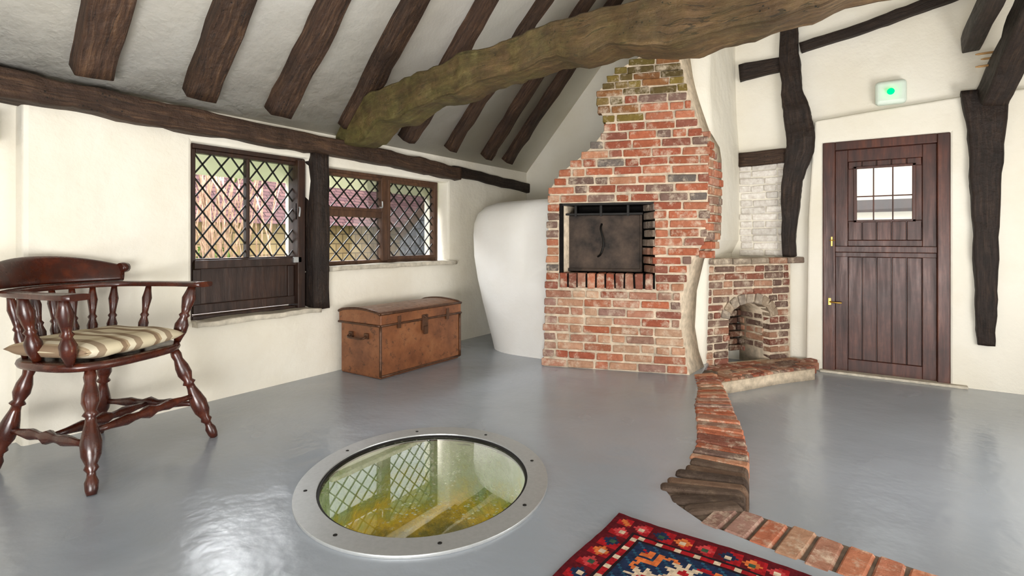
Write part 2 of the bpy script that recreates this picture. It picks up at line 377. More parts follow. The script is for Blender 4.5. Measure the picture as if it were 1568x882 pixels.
for z,x0,x1,y0 in ((-.1,1.5,2.28,4.36),(.88,1.5,2.30,4.36),(1.0,1.5,2.36,4.36),(1.75,1.55,2.37,4.30),(2.2,1.75,2.34,4.28),(2.6,1.9,2.33,4.35),(4.2,1.95,2.33,4.5)):
    rings.append([bm.verts.new(p) for p in ((x0,y0-.05,z),(x1-.08,y0,z),(x1,y0+.09,z),(x1,5.4,z),(x0,5.4,z))])
for a,b in zip(rings,rings[1:]):
    for k in range(5): bm.faces.new((a[k],a[(k+1)%5],b[(k+1)%5],b[k]))
bm.faces.new(rings[0]); bm.faces.new(rings[-1]); mk('plaster_stack',bm,PL,chim,bev=.03,seg=3)
# bread oven
bm=bmesh.new(); rings=[]; cx,cy=.98,4.75
prof=[(0,.62,.88),(.08,.64,.885),(.25,.70,.90),(.45,.78,.93),(.65,.84,.955),(.85,.87,.965),(1.05,.875,.96),(1.16,.865,.95),(1.25,.835,.92),(1.315,.77,.86),(1.355,.68,.76),(1.375,.5,.6),(1.38,.25,.35)]
for z,rx,ry in prof:
    r=[]
    for k in range(64):
        a=2*math.pi*k/64; c,s=math.cos(a),math.sin(a); e=2/3.0
        p=V((cx+rx*math.copysign(abs(c)**e,c),cy+ry*math.copysign(abs(s)**e,s),z))
        p+=noise.noise_vector(p*1.8)*.035; p.z=z+(.0 if z==0 else (p.z-z)*.3)
        d=p-P0; sc_=d.dot(t)
        if sc_>-.01:
            lim=P0+t*sc_+ee*.36
            if p.y<lim.y: p.y=lim.y
        p.y=min(p.y,5.35); r.append(bm.verts.new(p))
    rings.append(r)
for a,b in zip(rings,rings[1:]):
    for k in range(64): bm.faces.new((a[k],a[(k+1)%64],b[(k+1)%64],b[k]))
bm.faces.new(rings[-1])
mk('bread_oven',bm,PO,smooth=True)
# ---------------------------------------------------------------- corner niche
Q0=V((2.2,4.4,0)); qt=V((.577,.817,0)); qn=V((.817,-.577,0)); nic=empty('brick_niche_hearth')
def nhole(z):
    if z<.36: return [(.38,.82)]
    if z<.56:
        h=.30*math.sqrt(max(0,1-((z-.34)/.22)**2)); return [(.60-h,.60+h)]
    return []
NP=[(152,98,80),(138,90,76),(162,116,94),(126,102,90),(174,134,110),(116,92,82)]
B=Bricks(); B.courses(Q0,qt,qn,-.04,.80,lambda z:0,lambda z:1.04,lambda s,z:random.choice(NP),nhole,ch=.064)
for k in range(9):
    a=math.pi*(k+.5)/9; c=Q0+qt*(.60-.26*math.cos(a))+V((0,0,.355+.155*math.sin(a)))+qn*(-.04)
    d=(qt*(-math.cos(a)*.7)+V((0,0,math.sin(a)))).normalized(); tt=d.cross(qn).normalized()
    B.add(c,tt,qn,d,.07,.1,.085,random.choice([(164,152,136),(144,134,122),(170,152,130)]))
x=0.0
while x<1.04:
    B.add(Q0+qt*(x+.1)-qn*.06+V((0,0,.825)),qt,qn,V((0,0,1)),.19,.16,.05,random.choice([(150,138,122),(160,120,98),(130,114,102)])); x+=.2
B.courses(Q0+qt*.825,-qn,-qt,-.02,.44,lambda z:.08,lambda z:.36,lambda s,z:random.choice(NP),ch=.064)
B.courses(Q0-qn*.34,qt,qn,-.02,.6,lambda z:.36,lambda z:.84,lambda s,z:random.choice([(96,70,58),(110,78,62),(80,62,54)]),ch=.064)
B.done('bricks',BR,nic)
arch=[(.375,-.1)]+[(.60-.225*math.cos(math.pi*k/12),.33+.15*math.sin(math.pi*k/12)) for k in range(13)]+[(.825,-.1)]
slab('mortar_core',[(0.01,-.1),(.375,-.1)]+arch[1:-1]+[(.825,-.1),(1.06,-.1),(1.06,.84),(.01,.84)],[],lambda a,b,c:tuple(Q0+qt*a-qn*c+V((0,0,b))),.010,.36,MO,nic)
bm=bmesh.new()
v=[(2.2,4.4),(2.8,5.25),(2.8,5.4),(2.1,5.4),(2.0,4.5)]
lo=[bm.verts.new((a,b,.80)) for a,b in v]; hi=[bm.verts.new((a,b,.845)) for a,b in v]
for k in range(5): bm.faces.new((lo[k],lo[(k+1)%5],hi[(k+1)%5],hi[k]))
bm.faces.new(lo); bm.faces.new(hi); mk('ledge_top',bm,SILL,nic,bev=.008)
H=[(2.30,4.10),(2.47,4.03),(2.62,4.28),(2.80,4.62),(3.02,4.93),(3.0,5.1),(2.88,5.28),(2.75,5.28),(2.2,4.55),(2.2,4.2)]
slab('hearth_base',H,[],fz,-.125,-.035,MO,nic)
B=Bricks(); up=V((0,0,1))
pe=[V((2.46,4.06,0)),V((2.62,4.32,0)),V((2.80,4.65,0)),V((2.99,4.93,0))]
for a,b in zip(pe,pe[1:]):
    d=(b-a); n_=int(d.length/.075); d.normalize(); nr=V((d.y,-d.x,0))
    for k in range(n_):
        B.add(a+d*(k+.5)*.075-nr*.10+V((0,0,-.068)),d,nr,up,.064,.22,.095,random.choice(NP+RED[:3]))
for i in range(5):
    for k in range(4):
        c=Q0+qt*(.1+.22*i+.1*(k%2))+qn*(.05+.085*k)+V((0,0,-.05))
        if k<3 or i<4: B.add(c,qt,qn,up,.2,.075,.06,random.choice(NP+TAN))
B.done('hearth_bricks',BR,nic)
B=Bricks(); B.courses((2.37,YB+.05,0),V((1,0,0)),V((0,-1,0)),.85,1.68,lambda z:0,lambda z:.39,lambda s,z:(236,233,226),ch=.066,depth=.05,gap=.008)
B.done('painted_brick_panel',BRW)
# ---------------------------------------------------------------- step kerb
cl=[(2.33,4.05),(2.45,3.7),(2.53,3.31),(2.62,3.0),(2.71,2.68),(2.735,2.42),(2.71,2.24),(2.70,2.13),(2.79,2.04),(2.88,1.99)]
cr=[(2.42,4.16),(2.56,3.8),(2.70,3.4),(2.82,3.05),(2.92,2.70),(2.97,2.45),(2.99,2.33),(2.995,2.25),(2.995,2.18),(2.99,2.13)]
step=empty('brick_step')
body=[(2.2,4.3)]+cl+[(3.34,1.88),(5.18,1.60),(5.18,1.80),(3.52,2.06),(2.99,2.14)]+cr[:-1][::-1]+[(2.42,4.3)]
slab('step_core',body,[],fz,-.13,-.008,MOD,step,bev=.006)
def lerp(P,s):
    k=s*(len(P)-1); i=min(int(k),len(P)-2); f=k-i; return V((P[i][0]*(1-f)+P[i+1][0]*f,P[i][1]*(1-f)+P[i+1][1]*f,0))
B=Bricks(); BK=Bricks(); s=0.0; k=0
while s<.99:
    a=lerp(cl,s); b=lerp(cr,s); m_=(a+b)/2; ds=.01
    while ((lerp(cl,min(1,s+ds))+lerp(cr,min(1,s+ds)))/2-m_).length<.066 and s+ds<1: ds+=.004
    a=lerp(cl,s+ds/2); b=lerp(cr,s+ds/2); d=(b-a); L=d.length; d.normalize(); q=V((-d.y,d.x,0))
    c=(a+b)/2+V((0,0,-.052-.006*noise.noise(V((s*30,0,0)))))
    if s<.50: B.add(c,d,q,up,L+.02,.060,.13,random.choice(TAN+RED+[(150,120,96)]),j=.004)
    else: BK.add(c+V((0,0,-.002)),d,q,up,L+.01,.078,.13,random.choice([(100,84,72),(84,70,60),(118,98,80),(72,60,52),(110,88,72)]),j=.005)
    s+=ds; k+=1
BK.done('worn_kerb',BRK,step,.022,3)
ex=V((1,-.155,0)).normalized(); ey=V((.155,1,0)).normalized(); st=V((2.90,1.945,0)); x=.0
while x<2.2:
    w=.083+random.uniform(-.004,.006)
    B.add(st+ex*(x+w/2)+ey*.095+V((0,0,-.062)),ex,ey,up,w-.010,.205+random.uniform(-.02,.02),.13,random.choice(TAN+[(200,130,98),(184,112,84),(150,120,104)]),j=.004); x+=w
B.done('step_bricks',BR,step)
# ---------------------------------------------------------------- well cover
wl=empty('glass_well_cover')
o_=[(p.x,p.y) for p in ell(.512,.58,96)]; i_=[(p.x,p.y) for p in ell(.428,.478,96)]
slab('steel_ring',o_,[i_],fz,0,.012,STEEL,wl,bev=.003)
slab('inner_rim',[(p.x,p.y) for p in ell(.428,.478,96)],[[(p.x,p.y) for p in ell(.418,.468,96)]],fz,-.02,.006,IRD,wl)
bm=bmesh.new()
bm.faces.new([bm.verts.new(p) for p in ell(.425,.475,96,-.003)]); mk('glass_disc',bm,GW,wl,recalc=False)
bm=bmesh.new()
for k in range(8):
    a=2*math.pi*(k+.35)/8; c=WC+Rd*.47*math.cos(a)+Fd*.53*math.sin(a)
    lathe(bm,c+V((0,0,.010)),c+V((0,0,.015)),[(0,.008),(.7,.0075),(1,.004)],12)
mk('screws',bm,IRD,wl)
def m_moss():
    m=N('mossy_shaft'); v=m.coord(); s=m.a('ShaderNodeSeparateXYZ',{0:v}); f=m.noise(v,7,6,.65); g=m.noise(v,40,4,.7)
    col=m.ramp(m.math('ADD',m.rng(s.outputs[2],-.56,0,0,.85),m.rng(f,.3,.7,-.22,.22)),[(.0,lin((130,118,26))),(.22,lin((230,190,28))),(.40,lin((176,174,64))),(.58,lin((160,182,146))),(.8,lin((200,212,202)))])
    return m.fin(col,.7,m.bump(m.math('ADD',f,g),.8,.05),spec=.3)
MS=m_moss()
bm=bmesh.new(); rs=[]
for z,k in ((-.01,1.0),(-.15,1.02),(-.3,1.0),(-.5,1.03),(-.75,1.0),(-1.0,1.0)):
    r=[]
    for p in ell(.45*k,.50*k,72,z):
        q=p+noise.noise_vector(p*6)*(.03 if z<-.1 else 0); r.append(bm.verts.new(q))
    rs.append(r)
for a,b in zip(rs,rs[1:]):
    for k in range(72): bm.faces.new((a[k],b[k],b[(k+1)%72],a[(k+1)%72]))
bm.faces.new(rs[-1]); mk('well_shaft',bm,MS,wl,smooth=True)
# ---------------------------------------------------------------- windows
def lattice(bm,x,y0,y1,z0,z1,dy,dz,w=.009):
    k=dz/dy
    for sgn in (1,-1):
        for i in range(-30,60):
            zb=lambda y:z0+sgn*k*(y-y0)+i*dz+.5*dz
            y_at=lambda z:(z-z0-i*dz-.5*dz)/(sgn*k)+y0
            a,b=sorted((y_at(z0),y_at(z1))); a=max(y0,a); b=min(y1,b)
            if b-a<.004: continue
            p=V((x,a,zb(a))); q=V((x,b,zb(b))); T=(q-p).normalized(); S=V((1,0,0)).cross(T)*w/2; X=V((.004,0,0))
            vs=[bm.verts.new(r+s1*S+s2*X) for r in (p,q) for s1,s2 in ((1,1),(1,-1),(-1,-1),(-1,1))]
            for j in range(4): bm.faces.new((vs[j],vs[(j+1)%4],vs[4+(j+1)%4],vs[4+j]))
def frame(bm,x0,x1,y0,y1,z0,z1,w):
    box(bm,(x0,y0,z0),(x1,y0+w,z1)); box(bm,(x0,y1-w,z0),(x1,y1,z1)); box(bm,(x0,y0+w,z0),(x1,y1-w,z0+w)); box(bm,(x0,y0+w,z1-w),(x1,y1-w,z1))
w1=empty('window_1'); bm=bmesh.new()
frame(bm,-.16,-.06,1.60,2.42,.50,1.60,.03)
frame(bm,-.13,-.07,1.63,2.38,.86,1.57,.025)
box(bm,(-.125,1.985,.88),(-.08,2.01,1.55)); box(bm,(-.15,2.34,.5),(-.03,2.40,1.58))
box(bm,(-.14,1.64,.54),(-.09,2.36,.86)); box(bm,(-.10,1.64,.82),(-.05,2.36,.875)); box(bm,(-.1,1.64,.54),(-.07,2.36,.60)); 
for y in (1.64,2.29): box(bm,(-.1,y,.58),(-.075,y+.05,.82))
mk('frame',bm,WW,w1,bev=.005)
bm=bmesh.new(); lattice(bm,-.10,1.65,1.99,.88,1.55,.118,.15); lattice(bm,-.10,2.01,2.35,.88,1.55,.118,.15); mk('lead_lattice',bm,LEAD,w1)
bm=bmesh.new(); box(bm,(-.103,1.65,.87),(-.101,2.35,1.55)); mk('glass',bm,GL,w1)
bm=bmesh.new(); box(bm,(-.06,2.34,1.15),(-.045,2.36,1.27)); tube(bm,[(-.04,2.35,1.24),(-.02,2.35,1.23),(-.015,2.34,1.17)],.006); box(bm,(-.05,2.31,.84),(-.03,2.37,.88))
mk('catch',bm,STEEL,w1,bev=.002)
w2=empty('window_2'); bm=bmesh.new()
frame(bm,-.16,-.09,2.56,3.90,.80,1.56,.035)
box(bm,(-.15,3.18,.82),(-.08,3.25,1.54))
frame(bm,-.14,-.08,3.25,3.87,.83,1.53,.03)
box(bm,(-.15,2.6,1.19),(-.08,3.18,1.25)); frame(bm,-.13,-.07,2.59,3.19,1.24,1.53,.025)
mk('frame',bm,WO,w2,bev=.005)
bm=bmesh.new(); lattice(bm,-.11,2.60,3.18,.83,1.19,.13,.13); lattice(bm,-.11,2.61,3.17,1.26,1.51,.13,.13); lattice(bm,-.11,3.28,3.84,.86,1.5,.13,.13)
mk('lead_lattice',bm,LEAD,w2)
bm=bmesh.new(); box(bm,(-.113,2.58,.82),(-.111,3.88,1.54)); mk('glass',bm,GL,w2)
bm=bmesh.new(); tube(bm,[(-.06,3.14,1.28),(-.03,3.14,1.28),(-.02,3.13,1.33)],.006); mk('catch',bm,STEEL,w2)
def ssill(name,y0,y1,z,x1):
    beam(name,[(x1-.10,y0,z,.24,.035),((x1-.10),(y0+y1)/2,z+.002,.24,.04),(x1-.10,y1,z,.24,.035)],(0,0,1),SILL,n=8,jit=.008,rnd=.2)
ssill('trim_window_sill',1.60,2.47,.49,.05); ssill('trim_window_sill',2.56,4.0,.785,.05)
# ---------------------------------------------------------------- door
dr=empty('door_1'); bm=bmesh.new(); y0=YB-.01
box(bm,(3.05,y0,-.12),(3.14,YB+.12,1.83)); box(bm,(3.82,y0,-.12),(3.90,YB+.12,1.83)); box(bm,(3.14,y0,1.76),(3.82,YB+.12,1.83))
mk('door_frame',bm,DW,dr,bev=.006)
bm=bmesh.new(); yd=YB+.03
def pl(a,b,c,d,y=yd,th=.04): box(bm,(a,y,c),(b,y+th,d))
for a,b in ((3.14,3.23),(3.73,3.82)): pl(a,b,.94,1.76); pl(a,b,-.11,.90)
pl(3.23,3.73,1.66,1.76); pl(3.23,3.73,-.11,.0); pl(3.14,3.82,.90,.95,yd-.03,.05); pl(3.14,3.82,.86,.90,yd-.012,.04); pl(3.23,3.73,.95,1.0)
pl(3.15,3.81,-.11,1.15,yd+.034,.02); pl(3.15,3.81,1.61,1.75,yd+.034,.02); pl(3.15,3.285,1.1,1.7,yd+.034,.02); pl(3.675,3.81,1.1,1.7,yd+.034,.02)
nP=5; wP=.5/nP
for k in range(nP):
    a=3.23+k*wP; pl(a+.003,a+wP-.003,0,.86,yd+.012,.025); pl(a+.003,a+wP-.003,1.0,1.16,yd+.012,.025)
    pl(a+.003,a+wP-.003,1.60,1.66,yd+.012,.025)
pl(3.23,3.285,1.16,1.60,yd+.008,.03); pl(3.675,3.73,1.16,1.60,yd+.008,.03)
for a,b,c,d in [(3.27,3.295,1.15,1.615),(3.665,3.69,1.15,1.615),(3.27,3.69,1.15,1.17),(3.27,3.69,1.595,1.615)]: pl(a,b,c,d,yd-.008,.03)
for a in (3.405,3.535): pl(a,a+.010,1.16,1.6,yd+.012,.02)
pl(3.28,3.68,1.36,1.37,yd+.012,.02)
mk('leaf',bm,DW,dr,bev=.004)
bm=bmesh.new(); box(bm,(3.28,yd+.022,1.16),(3.68,yd+.025,1.6)); mk('glass',bm,GL,dr)
bm=bmesh.new()
tube(bm,[(3.10,y0-.02,.48),(3.14,y0-.03,.475),(3.19,y0-.03,.475)],.007); box(bm,(3.09,y0-.006,.45),(3.11,y0,.51)); box(bm,(3.11,y0-.015,.95),(3.122,y0,1.03)); tube(bm,[(3.10,y0-.015,1.0),(3.14,y0-.015,1.0)],.005)
mk('brass_latch',bm,BRASS,dr,bev=.002)
bm=bmesh.new(); box(bm,(3.03,YB-.06,-.12),(4.0,YB+.05,-.10)); mk('threshold',bm,SILL,dr,bev=.004)
po=empty('porch')
bm=bmesh.new(); box(bm,(1.5,7.6,-.4),(6.5,7.7,2.4)); mk('porch_wall',bm,PL,po)
bm=bmesh.new(); box(bm,(1.5,7.5,1.33),(6.5,7.6,1.47)); box(bm,(3.95,7.5,.2),(4.05,7.6,1.42)); mk('porch_beam',bm,WW,po)
el=empty('emergency_light'); bm=bmesh.new(); box(bm,(3.42,YB-.02,2.10),(3.63,YB+.06,2.29)); mk('housing',bm,WHT,el,bev=.03,seg=4)
mg=N('green_led'); mg.b.inputs['Emission Color'].default_value=(.0,1,.12,1); mg.b.inputs['Emission Strength'].default_value=3; mg.b.inputs['Base Color'].default_value=(.0,.5,.05,1); mg.b.inputs['Specular IOR Level'].default_value=0
bm=bmesh.new(); bmesh.ops.create_uvsphere(bm,u_segments=16,v_segments=8,radius=.026,matrix=Matrix.Translation((3.525,YB-.035,2.195))); mk('led',bm,mg.m,el,smooth=True)
# ---------------------------------------------------------------- trunk
tk=empty('travel_trunk'); X0,X1,Y0,Y1=.04,.50,2.64,3.54
bm=bmesh.new(); box(bm,(X0+.01,Y0+.01,.0),(X1-.01,Y1-.01,.40)); mk('body',bm,TR,tk,bev=.015)
bm=bmesh.new()
prof=[(X0,.385),(X0,.465)]+[(X0+(X1-X0)*k/12,.465+.032*math.sin(math.pi*k/12)**.6) for k in range(1,12)]+[(X1,.465),(X1,.385)]
a=[bm.verts.new((x,Y0,z)) for x,z in prof]; b=[bm.verts.new((x,Y1,z)) for x,z in prof]
for k in range(len(prof)):
    f=bm.faces.new((a[k],a[(k+1)%len(prof)],b[(k+1)%len(prof)],b[k]))
bm.faces.new(a); bm.faces.new(b); mk('lid',bm,TR,tk,bev=.008)
bm=bmesh.new()
for y in (Y0,Y1): tube(bm,[(x,y,z) for x,z in prof[1:-1]],.010,8,2)
tube(bm,[(X1,Y0,.47),(X1,Y1,.47)],.010); tube(bm,[(X1,Y0,.385),(X1,Y1,.385)],.009); tube(bm,[(X0,Y0-.0,.385),(X1,Y0,.385)],.009)
tube(bm,[(X1-.01,Y0+.01,.02),(X1-.01,Y1-.01,.02)],.009); 
for y in (Y0+.008,Y1-.008): tube(bm,[(X1-.008,y,.02),(X1-.008,y,.38)],.010)
mk('rolled_edges',bm,TRD,tk)
bm=bmesh.new(); ym=(Y0+Y1)/2
box(bm,(X1-.005,ym-.03,.30),(X1+.012,ym+.03,.42)); box(bm,(X1+.005,ym-.018,.27),(X1+.022,ym+.018,.33)); tube(bm,[(X1+.005,ym-.02,.42),(X1+.02,ym,.40),(X1+.005,ym+.02,.42)],.005)
for y in (Y0+.18,Y1-.18): box(bm,(X1-.005,y-.015,.35),(X1+.008,y+.015,.44))
tube(bm,[(X0+.14,Y0-.004,.30),(X0+.15,Y0-.035,.285),(X0+.30,Y0-.035,.285),(X0+.31,Y0-.004,.30)],.008)
for x in (X0+.14,X0+.31): box(bm,(x-.02,Y0-.006,.28),(x+.02,Y0+.012,.32))
mk('hasp_and_handles',bm,TRD,tk,bev=.002)
# ---------------------------------------------------------------- captain's chair
chair=empty('captains_chair',(.45,.99,0),math.radians(22))
bm=bmesh.new()
ring=[]
for k in range(48):
    a=2*math.pi*k/48; c,s=math.cos(a),math.sin(a); e=2/2.8
    x=.26*math.copysign(abs(c)**e,c); y=(.29+.03*c)*math.copysign(abs(s)**e,s); ring.append((x,y))
lv=[(.455,.93),(.462,.98),(.475,1),(.487,.985),(.492,.95)]
rr=[[bm.verts.new((x*k,y*k,z)) for x,y in ring] for z,k in lv]
for a,b in zip(rr,rr[1:]):
    for k in range(48): bm.faces.new((a[k],a[(k+1)%48],b[(k+1)%48],b[k]))
bm.faces.new(rr[0]); 
cr_=[[bm.verts.new((x*k,y*k,z)) for x,y in ring] for k,z in ((.7,.482),(.35,.476))]
for a,b in zip([rr[-1]]+cr_,cr_):
    for k in range(48): bm.faces.new((a[k],a[(k+1)%48],b[(k+1)%48],b[k]))
bm.faces.new(cr_[-1]); mk('seat',bm,CH,chair,smooth=True)
legp=[(0,.016),(.04,.022),(.10,.024),(.14,.016),(.17,.015),(.20,.026),(.23,.020),(.30,.034),(.40,.038),(.48,.030),(.56,.020),(.60,.018),(.62,.030),(.65,.020),(.72,.032),(.80,.030),(.88,.020),(.93,.024),(1,.017)]
bm=bmesh.new(); feet={}
for nm,(fx_,fy_),(tx,ty) in (('fr',(.33,-.32),(.19,-.21)),('fl',(.33,.32),(.19,.21)),('br',(-.29,-.24),(-.17,-.17)),('bl',(-.29,.24),(-.17,.17))):
    p=V((fx_,fy_,0)); q=V((tx,ty,.465)); lathe(bm,p,q,legp,16); feet[nm]=(p,q)
at=lambda nm,s:feet[nm][0].lerp(feet[nm][1],s)
sp=[(0,.011),(.15,.014),(.3,.024),(.36,.018),(.42,.016),(.5,.030),(.58,.016),(.64,.018),(.7,.024),(.85,.014),(1,.011)]
for sd in 'rl': lathe(bm,at('f'+sd,.38),at('b'+sd,.38),sp,12)
m1=(at('fr',.38)+at('br',.38))/2; m2=(at('fl',.38)+at('bl',.38))/2; lathe(bm,m1,m2,sp,12)
lathe(bm,at('fr',.48),at('fl',.48),sp,12)
mk('legs_and_stretchers',bm,CH,chair)
ZA=.775
def bow(u):
    a=u*math.pi*.5
    if abs(u)>.62:
        k=(abs(u)-.62)/.38
        x=-.162+k*.44; y=math.copysign(.275+.05*math.sin(k*math.pi*.6),u); return V((x,y,ZA))
    return V((-.29*math.cos(a),.33*math.sin(a),ZA))
pts=[]
for k in range(25):
    u=-1+2*k/24; p=bow(u); w=.085 if abs(u)>.9 else .062; pts.append((p.x,p.y,p.z,w,.026))
beam('arm_bow',pts,(0,0,1),CH,chair,n=2,jit=0,rnd=.5)
pts=[]
for k in range(17):
    u=-.60+1.20*k/16; p=bow(u)*1.0; e=abs(u)/.60; h=.145-.06*e**2
    sc=1.08+ .14*(e**4); pts.append((p.x*sc-.03,p.y*sc,ZA+.008+h/2,.034,h))
beam('crest_rail',pts,(-.45,0,1),CH,chair,n=2,jit=0,rnd=.6)
bm=bmesh.new()
for s in (0,-1): p=V(pts[s][:3]); lathe(bm,p+V((0,-.022,.03)),p+V((0,.022,.03)),[(0,.024),(.5,.028),(1,.024)],12)
spin=[(0,.010),(.08,.013),(.2,.020),(.32,.023),(.42,.014),(.46,.020),(.5,.013),(.6,.016),(.75,.022),(.88,.015),(1,.011)]
big=[(0,.014),(.08,.020),(.18,.030),(.3,.032),(.42,.018),(.46,.026),(.5,.017),(.6,.024),(.75,.032),(.88,.022),(1,.015)]
for u in (-.93,-.72,-.52,-.34,-.17,0,.17,.34,.52,.72,.93):
    p=bow(u); b=V((p.x*.86 if p.x<0 else p.x*.80,p.y*.82,.485)); lathe(bm,b,p,big if abs(u)>.9 or u==-.72 else spin,12)
mk('spindles',bm,CH,chair)
mc=N('cushion_fabric'); v=mc.coord('Object',(1,1,1)); sx=mc.a('ShaderNodeSeparateXYZ',{0:v})
wv=mc.math('FRACT',mc.math('MULTIPLY',sx.outputs[1],6.0)); wx=mc.math('FRACT',mc.math('MULTIPLY',sx.outputs[0],5.0))
st1=[(0,lin((206,194,166))),(.35,lin((200,188,160))),(.42,lin((138,116,94))),(.55,lin((170,150,122))),(.62,lin((216,206,182))),(.8,lin((152,134,112)))]
ca=mc.ramp(wv,st1); cb=mc.ramp(wx,[(0,(1,1,1,1)),(.6,(.78,.74,.70,1)),(.8,(1,1,1,1))])
col=mc.mix(1.0,ca,cb,'MULTIPLY')
cm=mc.fin(col,.9,mc.bump(mc.noise(v,150,3,.6),.3,.003),spec=.1)
for nd in mc.n:
    if nd.type=='VALTORGB': nd.color_ramp.interpolation='CONSTANT'
bm=bmesh.new(); G=28; gv={}
for s in (1,-1):
    for i in range(G+1):
        for j in range(G+1):
            a=i/G*2-1; b=j/G*2-1; h=(max(0,1-a**4)*max(0,1-b**4))**.45*.042
            x=a*.235*(1-.06*b*b); y=b*.265*(1-.06*a*a)
            z=.535+s*h+.012*noise.noise(V((x*9,y*9,s)))*(h/.042)
            z=max(z,.487)
            gv[s,i,j]=bm.verts.new((x,y,z))
    for i in range(G):
        for j in range(G):
            f=bm.faces.new((gv[s,i,j],gv[s,i+1,j],gv[s,i+1,j+1],gv[s,i,j+1])); f.smooth=True
bmesh.ops.remove_doubles(bm,verts=bm.verts,dist=.0008); mk('seat_cushion',bm,cm,chair)
# ---------------------------------------------------------------- rug
RXL,RYL=1.25,2.0; cs=.01; nx,ny=int(RXL/cs),int(RYL/cs)
C={'r':(150,24,30),'d':(84,16,24),'n':(28,40,66),'b':(36,74,96),'o':(196,104,54),'c':(196,176,152),'g':(52,78,60),'k':(34,20,26),'p':(180,60,62)}
def flower(u,v,R,cols):
    r=math.hypot(u,v); a=math.atan2(v,u); k=R*(.75+.25*math.cos(8*a))
    if r<R*.22: return cols[0]
    if r<R*.5: return cols[1]
    if r<k: return cols[2]
    return None
def rugcol(i,j):
    x=i*cs; y=j*cs; d=min(x,RXL-x,y,RYL-y); al=y if (x if x<RXL-x else RXL-x)<=(y if y<RYL-y else RYL-y) else x
    if d<.02: return 'd'
    if d<.085:
        m=(al%.07)-.035; w=d-.052
        if abs(m)+abs(w)<.014: return 'c' if int(al/.07)%2 else 'g'
        if abs(m)+abs(w)<.028: return 'o' if int(al/.07)%3==0 else ('p' if int(al/.07)%3==1 else 'n')
        return 'r' if int(al/.035)%2 else 'd'
    if d<.10: return 'k'
    if d<.115: return 'c' if int(al/.02)%3==0 else 'r'
    if d<.125: return 'k'
    if d<.30:
        m=(al%.20)-.10; w=d-.2125
        q=flower(m,w,.058,('r','c','c') if int(al/.2)%2 else ('c','r','o'))
        if q: return q
        if abs(abs(m)-.085)<.012 and abs(w)<.06: return 'o'
        if abs(w-.05*math.sin(al*31.4))<.008: return 'r'
        if abs(w+.05*math.sin(al*31.4))<.007: return 'o'
        return 'n' if (i*7+j*3)%5 else 'b'
    if d<.315: return 'k'
    if d<.36: return 'o' if (int(al/.03)+int(d/.015))%3==0 else 'r'
    if d<.37: return 'k'
    xx=(x-RXL/2); y2=(y-RYL/2); m=((xx+.1)%.2)-.1; n2=((y2+.1)%.2)-.1
    q=flower(m,n2,.06,('c','n','o') if (int((xx+5)/.2)+int((y2+5)/.2))%2 else ('o','r','b'))
    return q or ('r' if (abs(m)+abs(n2))>.02 else 'd')
bm=bmesh.new(); cl_=bm.loops.layers.float_color.new('Col'); R0=V((2.65,1.83,0)); ra_=math.radians(-2)
rxv=V((math.cos(ra_),math.sin(ra_),0)); ryv=V((math.sin(ra_),-math.cos(ra_),0))
gr=[[bm.verts.new(R0+rxv*(i*cs+.004*math.sin(j*.13))+ryv*(j*cs+.005*math.sin(i*.11))+V((0,0,.011+.0015*noise.noise(V((i*.3,j*.3,0)))))) for j in range(ny+1)] for i in range(nx+1)]
for i in range(nx):
    for j in range(ny):
        f=bm.faces.new((gr[i][j],gr[i][j+1],gr[i+1][j+1],gr[i+1][j])); c=lin(C[rugcol(i,j)]); k=random.uniform(.75,1.2)
        for lp in f.loops: lp[cl_]=(c[0]*k,c[1]*k,c[2]*k,1)
bd=[gr[i][0] for i in range(nx+1)]+[gr[nx][j] for j in range(1,ny+1)]+[gr[i][ny] for i in range(nx-1,-1,-1)]+[gr[0][j] for j in range(ny-1,0,-1)]
lo=[bm.verts.new((v.co.x,v.co.y,.001)) for v in bd]; cd=lin((60,16,20))
for k in range(len(bd)):
    f=bm.faces.new((bd[k],bd[(k+1)%len(bd)],lo[(k+1)%len(bd)],lo[k]))
    for lp in f.loops: lp[cl_]=cd
mr=N('rug_wool'); c=mr.a('ShaderNodeAttribute',attribute_name='Col').outputs[0]; v=mr.coord(); mr.fin(c,.95,mr.bump(mr.noise(v,260,3,.6),.5,.004),spec=.1)
mk('persian_rug',bm,mr.m)
# ---------------------------------------------------------------- garden outside
GRS=m_simple('grass',(84,104,48),.9,0,.2,.4,6,.4)
slab('garden_ground',rect(-16,-.33,-6,22),[],fz,-.5,-.45,GRS)
def m_tiles(name,c1,c2,c3,sc):
    m=N(name); v=m.coord('UV')
    bt=m.a('ShaderNodeTexBrick',{'Vector':v,'Color1':lin(c1),'Color2':lin(c2),'Mortar':lin(c3),'Scale':1,'Mortar Size':.012,'Brick Width':sc,'Row Height':sc*.6})
    return m.fin(bt.outputs[0],.8,m.bump(bt.outputs[1],-.4,.02),spec=.2)
def quad(name,ps,mat,uvs,parent=None):
    bm=bmesh.new(); u=bm.loops.layers.uv.verify(); f=bm.faces.new([bm.verts.new(p) for p in ps])
    for l,uv in zip(f.loops,uvs): l[u].uv=uv
    return mk(name,bm,mat,parent,recalc=False)
nb_=empty('neighbouring_cottage')
ST=m_tiles('stone_wall',(190,166,124),(168,140,100),(120,102,80),.34)
RT=m_tiles('roof_tiles',(142,104,102),(116,84,88),(70,50,54),.2)
SLT=m_tiles('hung_slates',(92,98,110),(116,122,134),(44,46,54),.26)
quad('front_wall',[(-6,1,-.5),(-6,16,-.5),(-6,16,1.35),(-6,1,1.35)],ST,[(0,0),(15,0),(15,1.85),(0,1.85)],nb_)
quad('roof',[(-5.7,.6,1.3),(-5.7,16,1.3),(-8.8,16,4.0),(-8.8,.6,4.0)],RT,[(0,0),(15,0),(15,4.5),(0,4.5)],nb_)
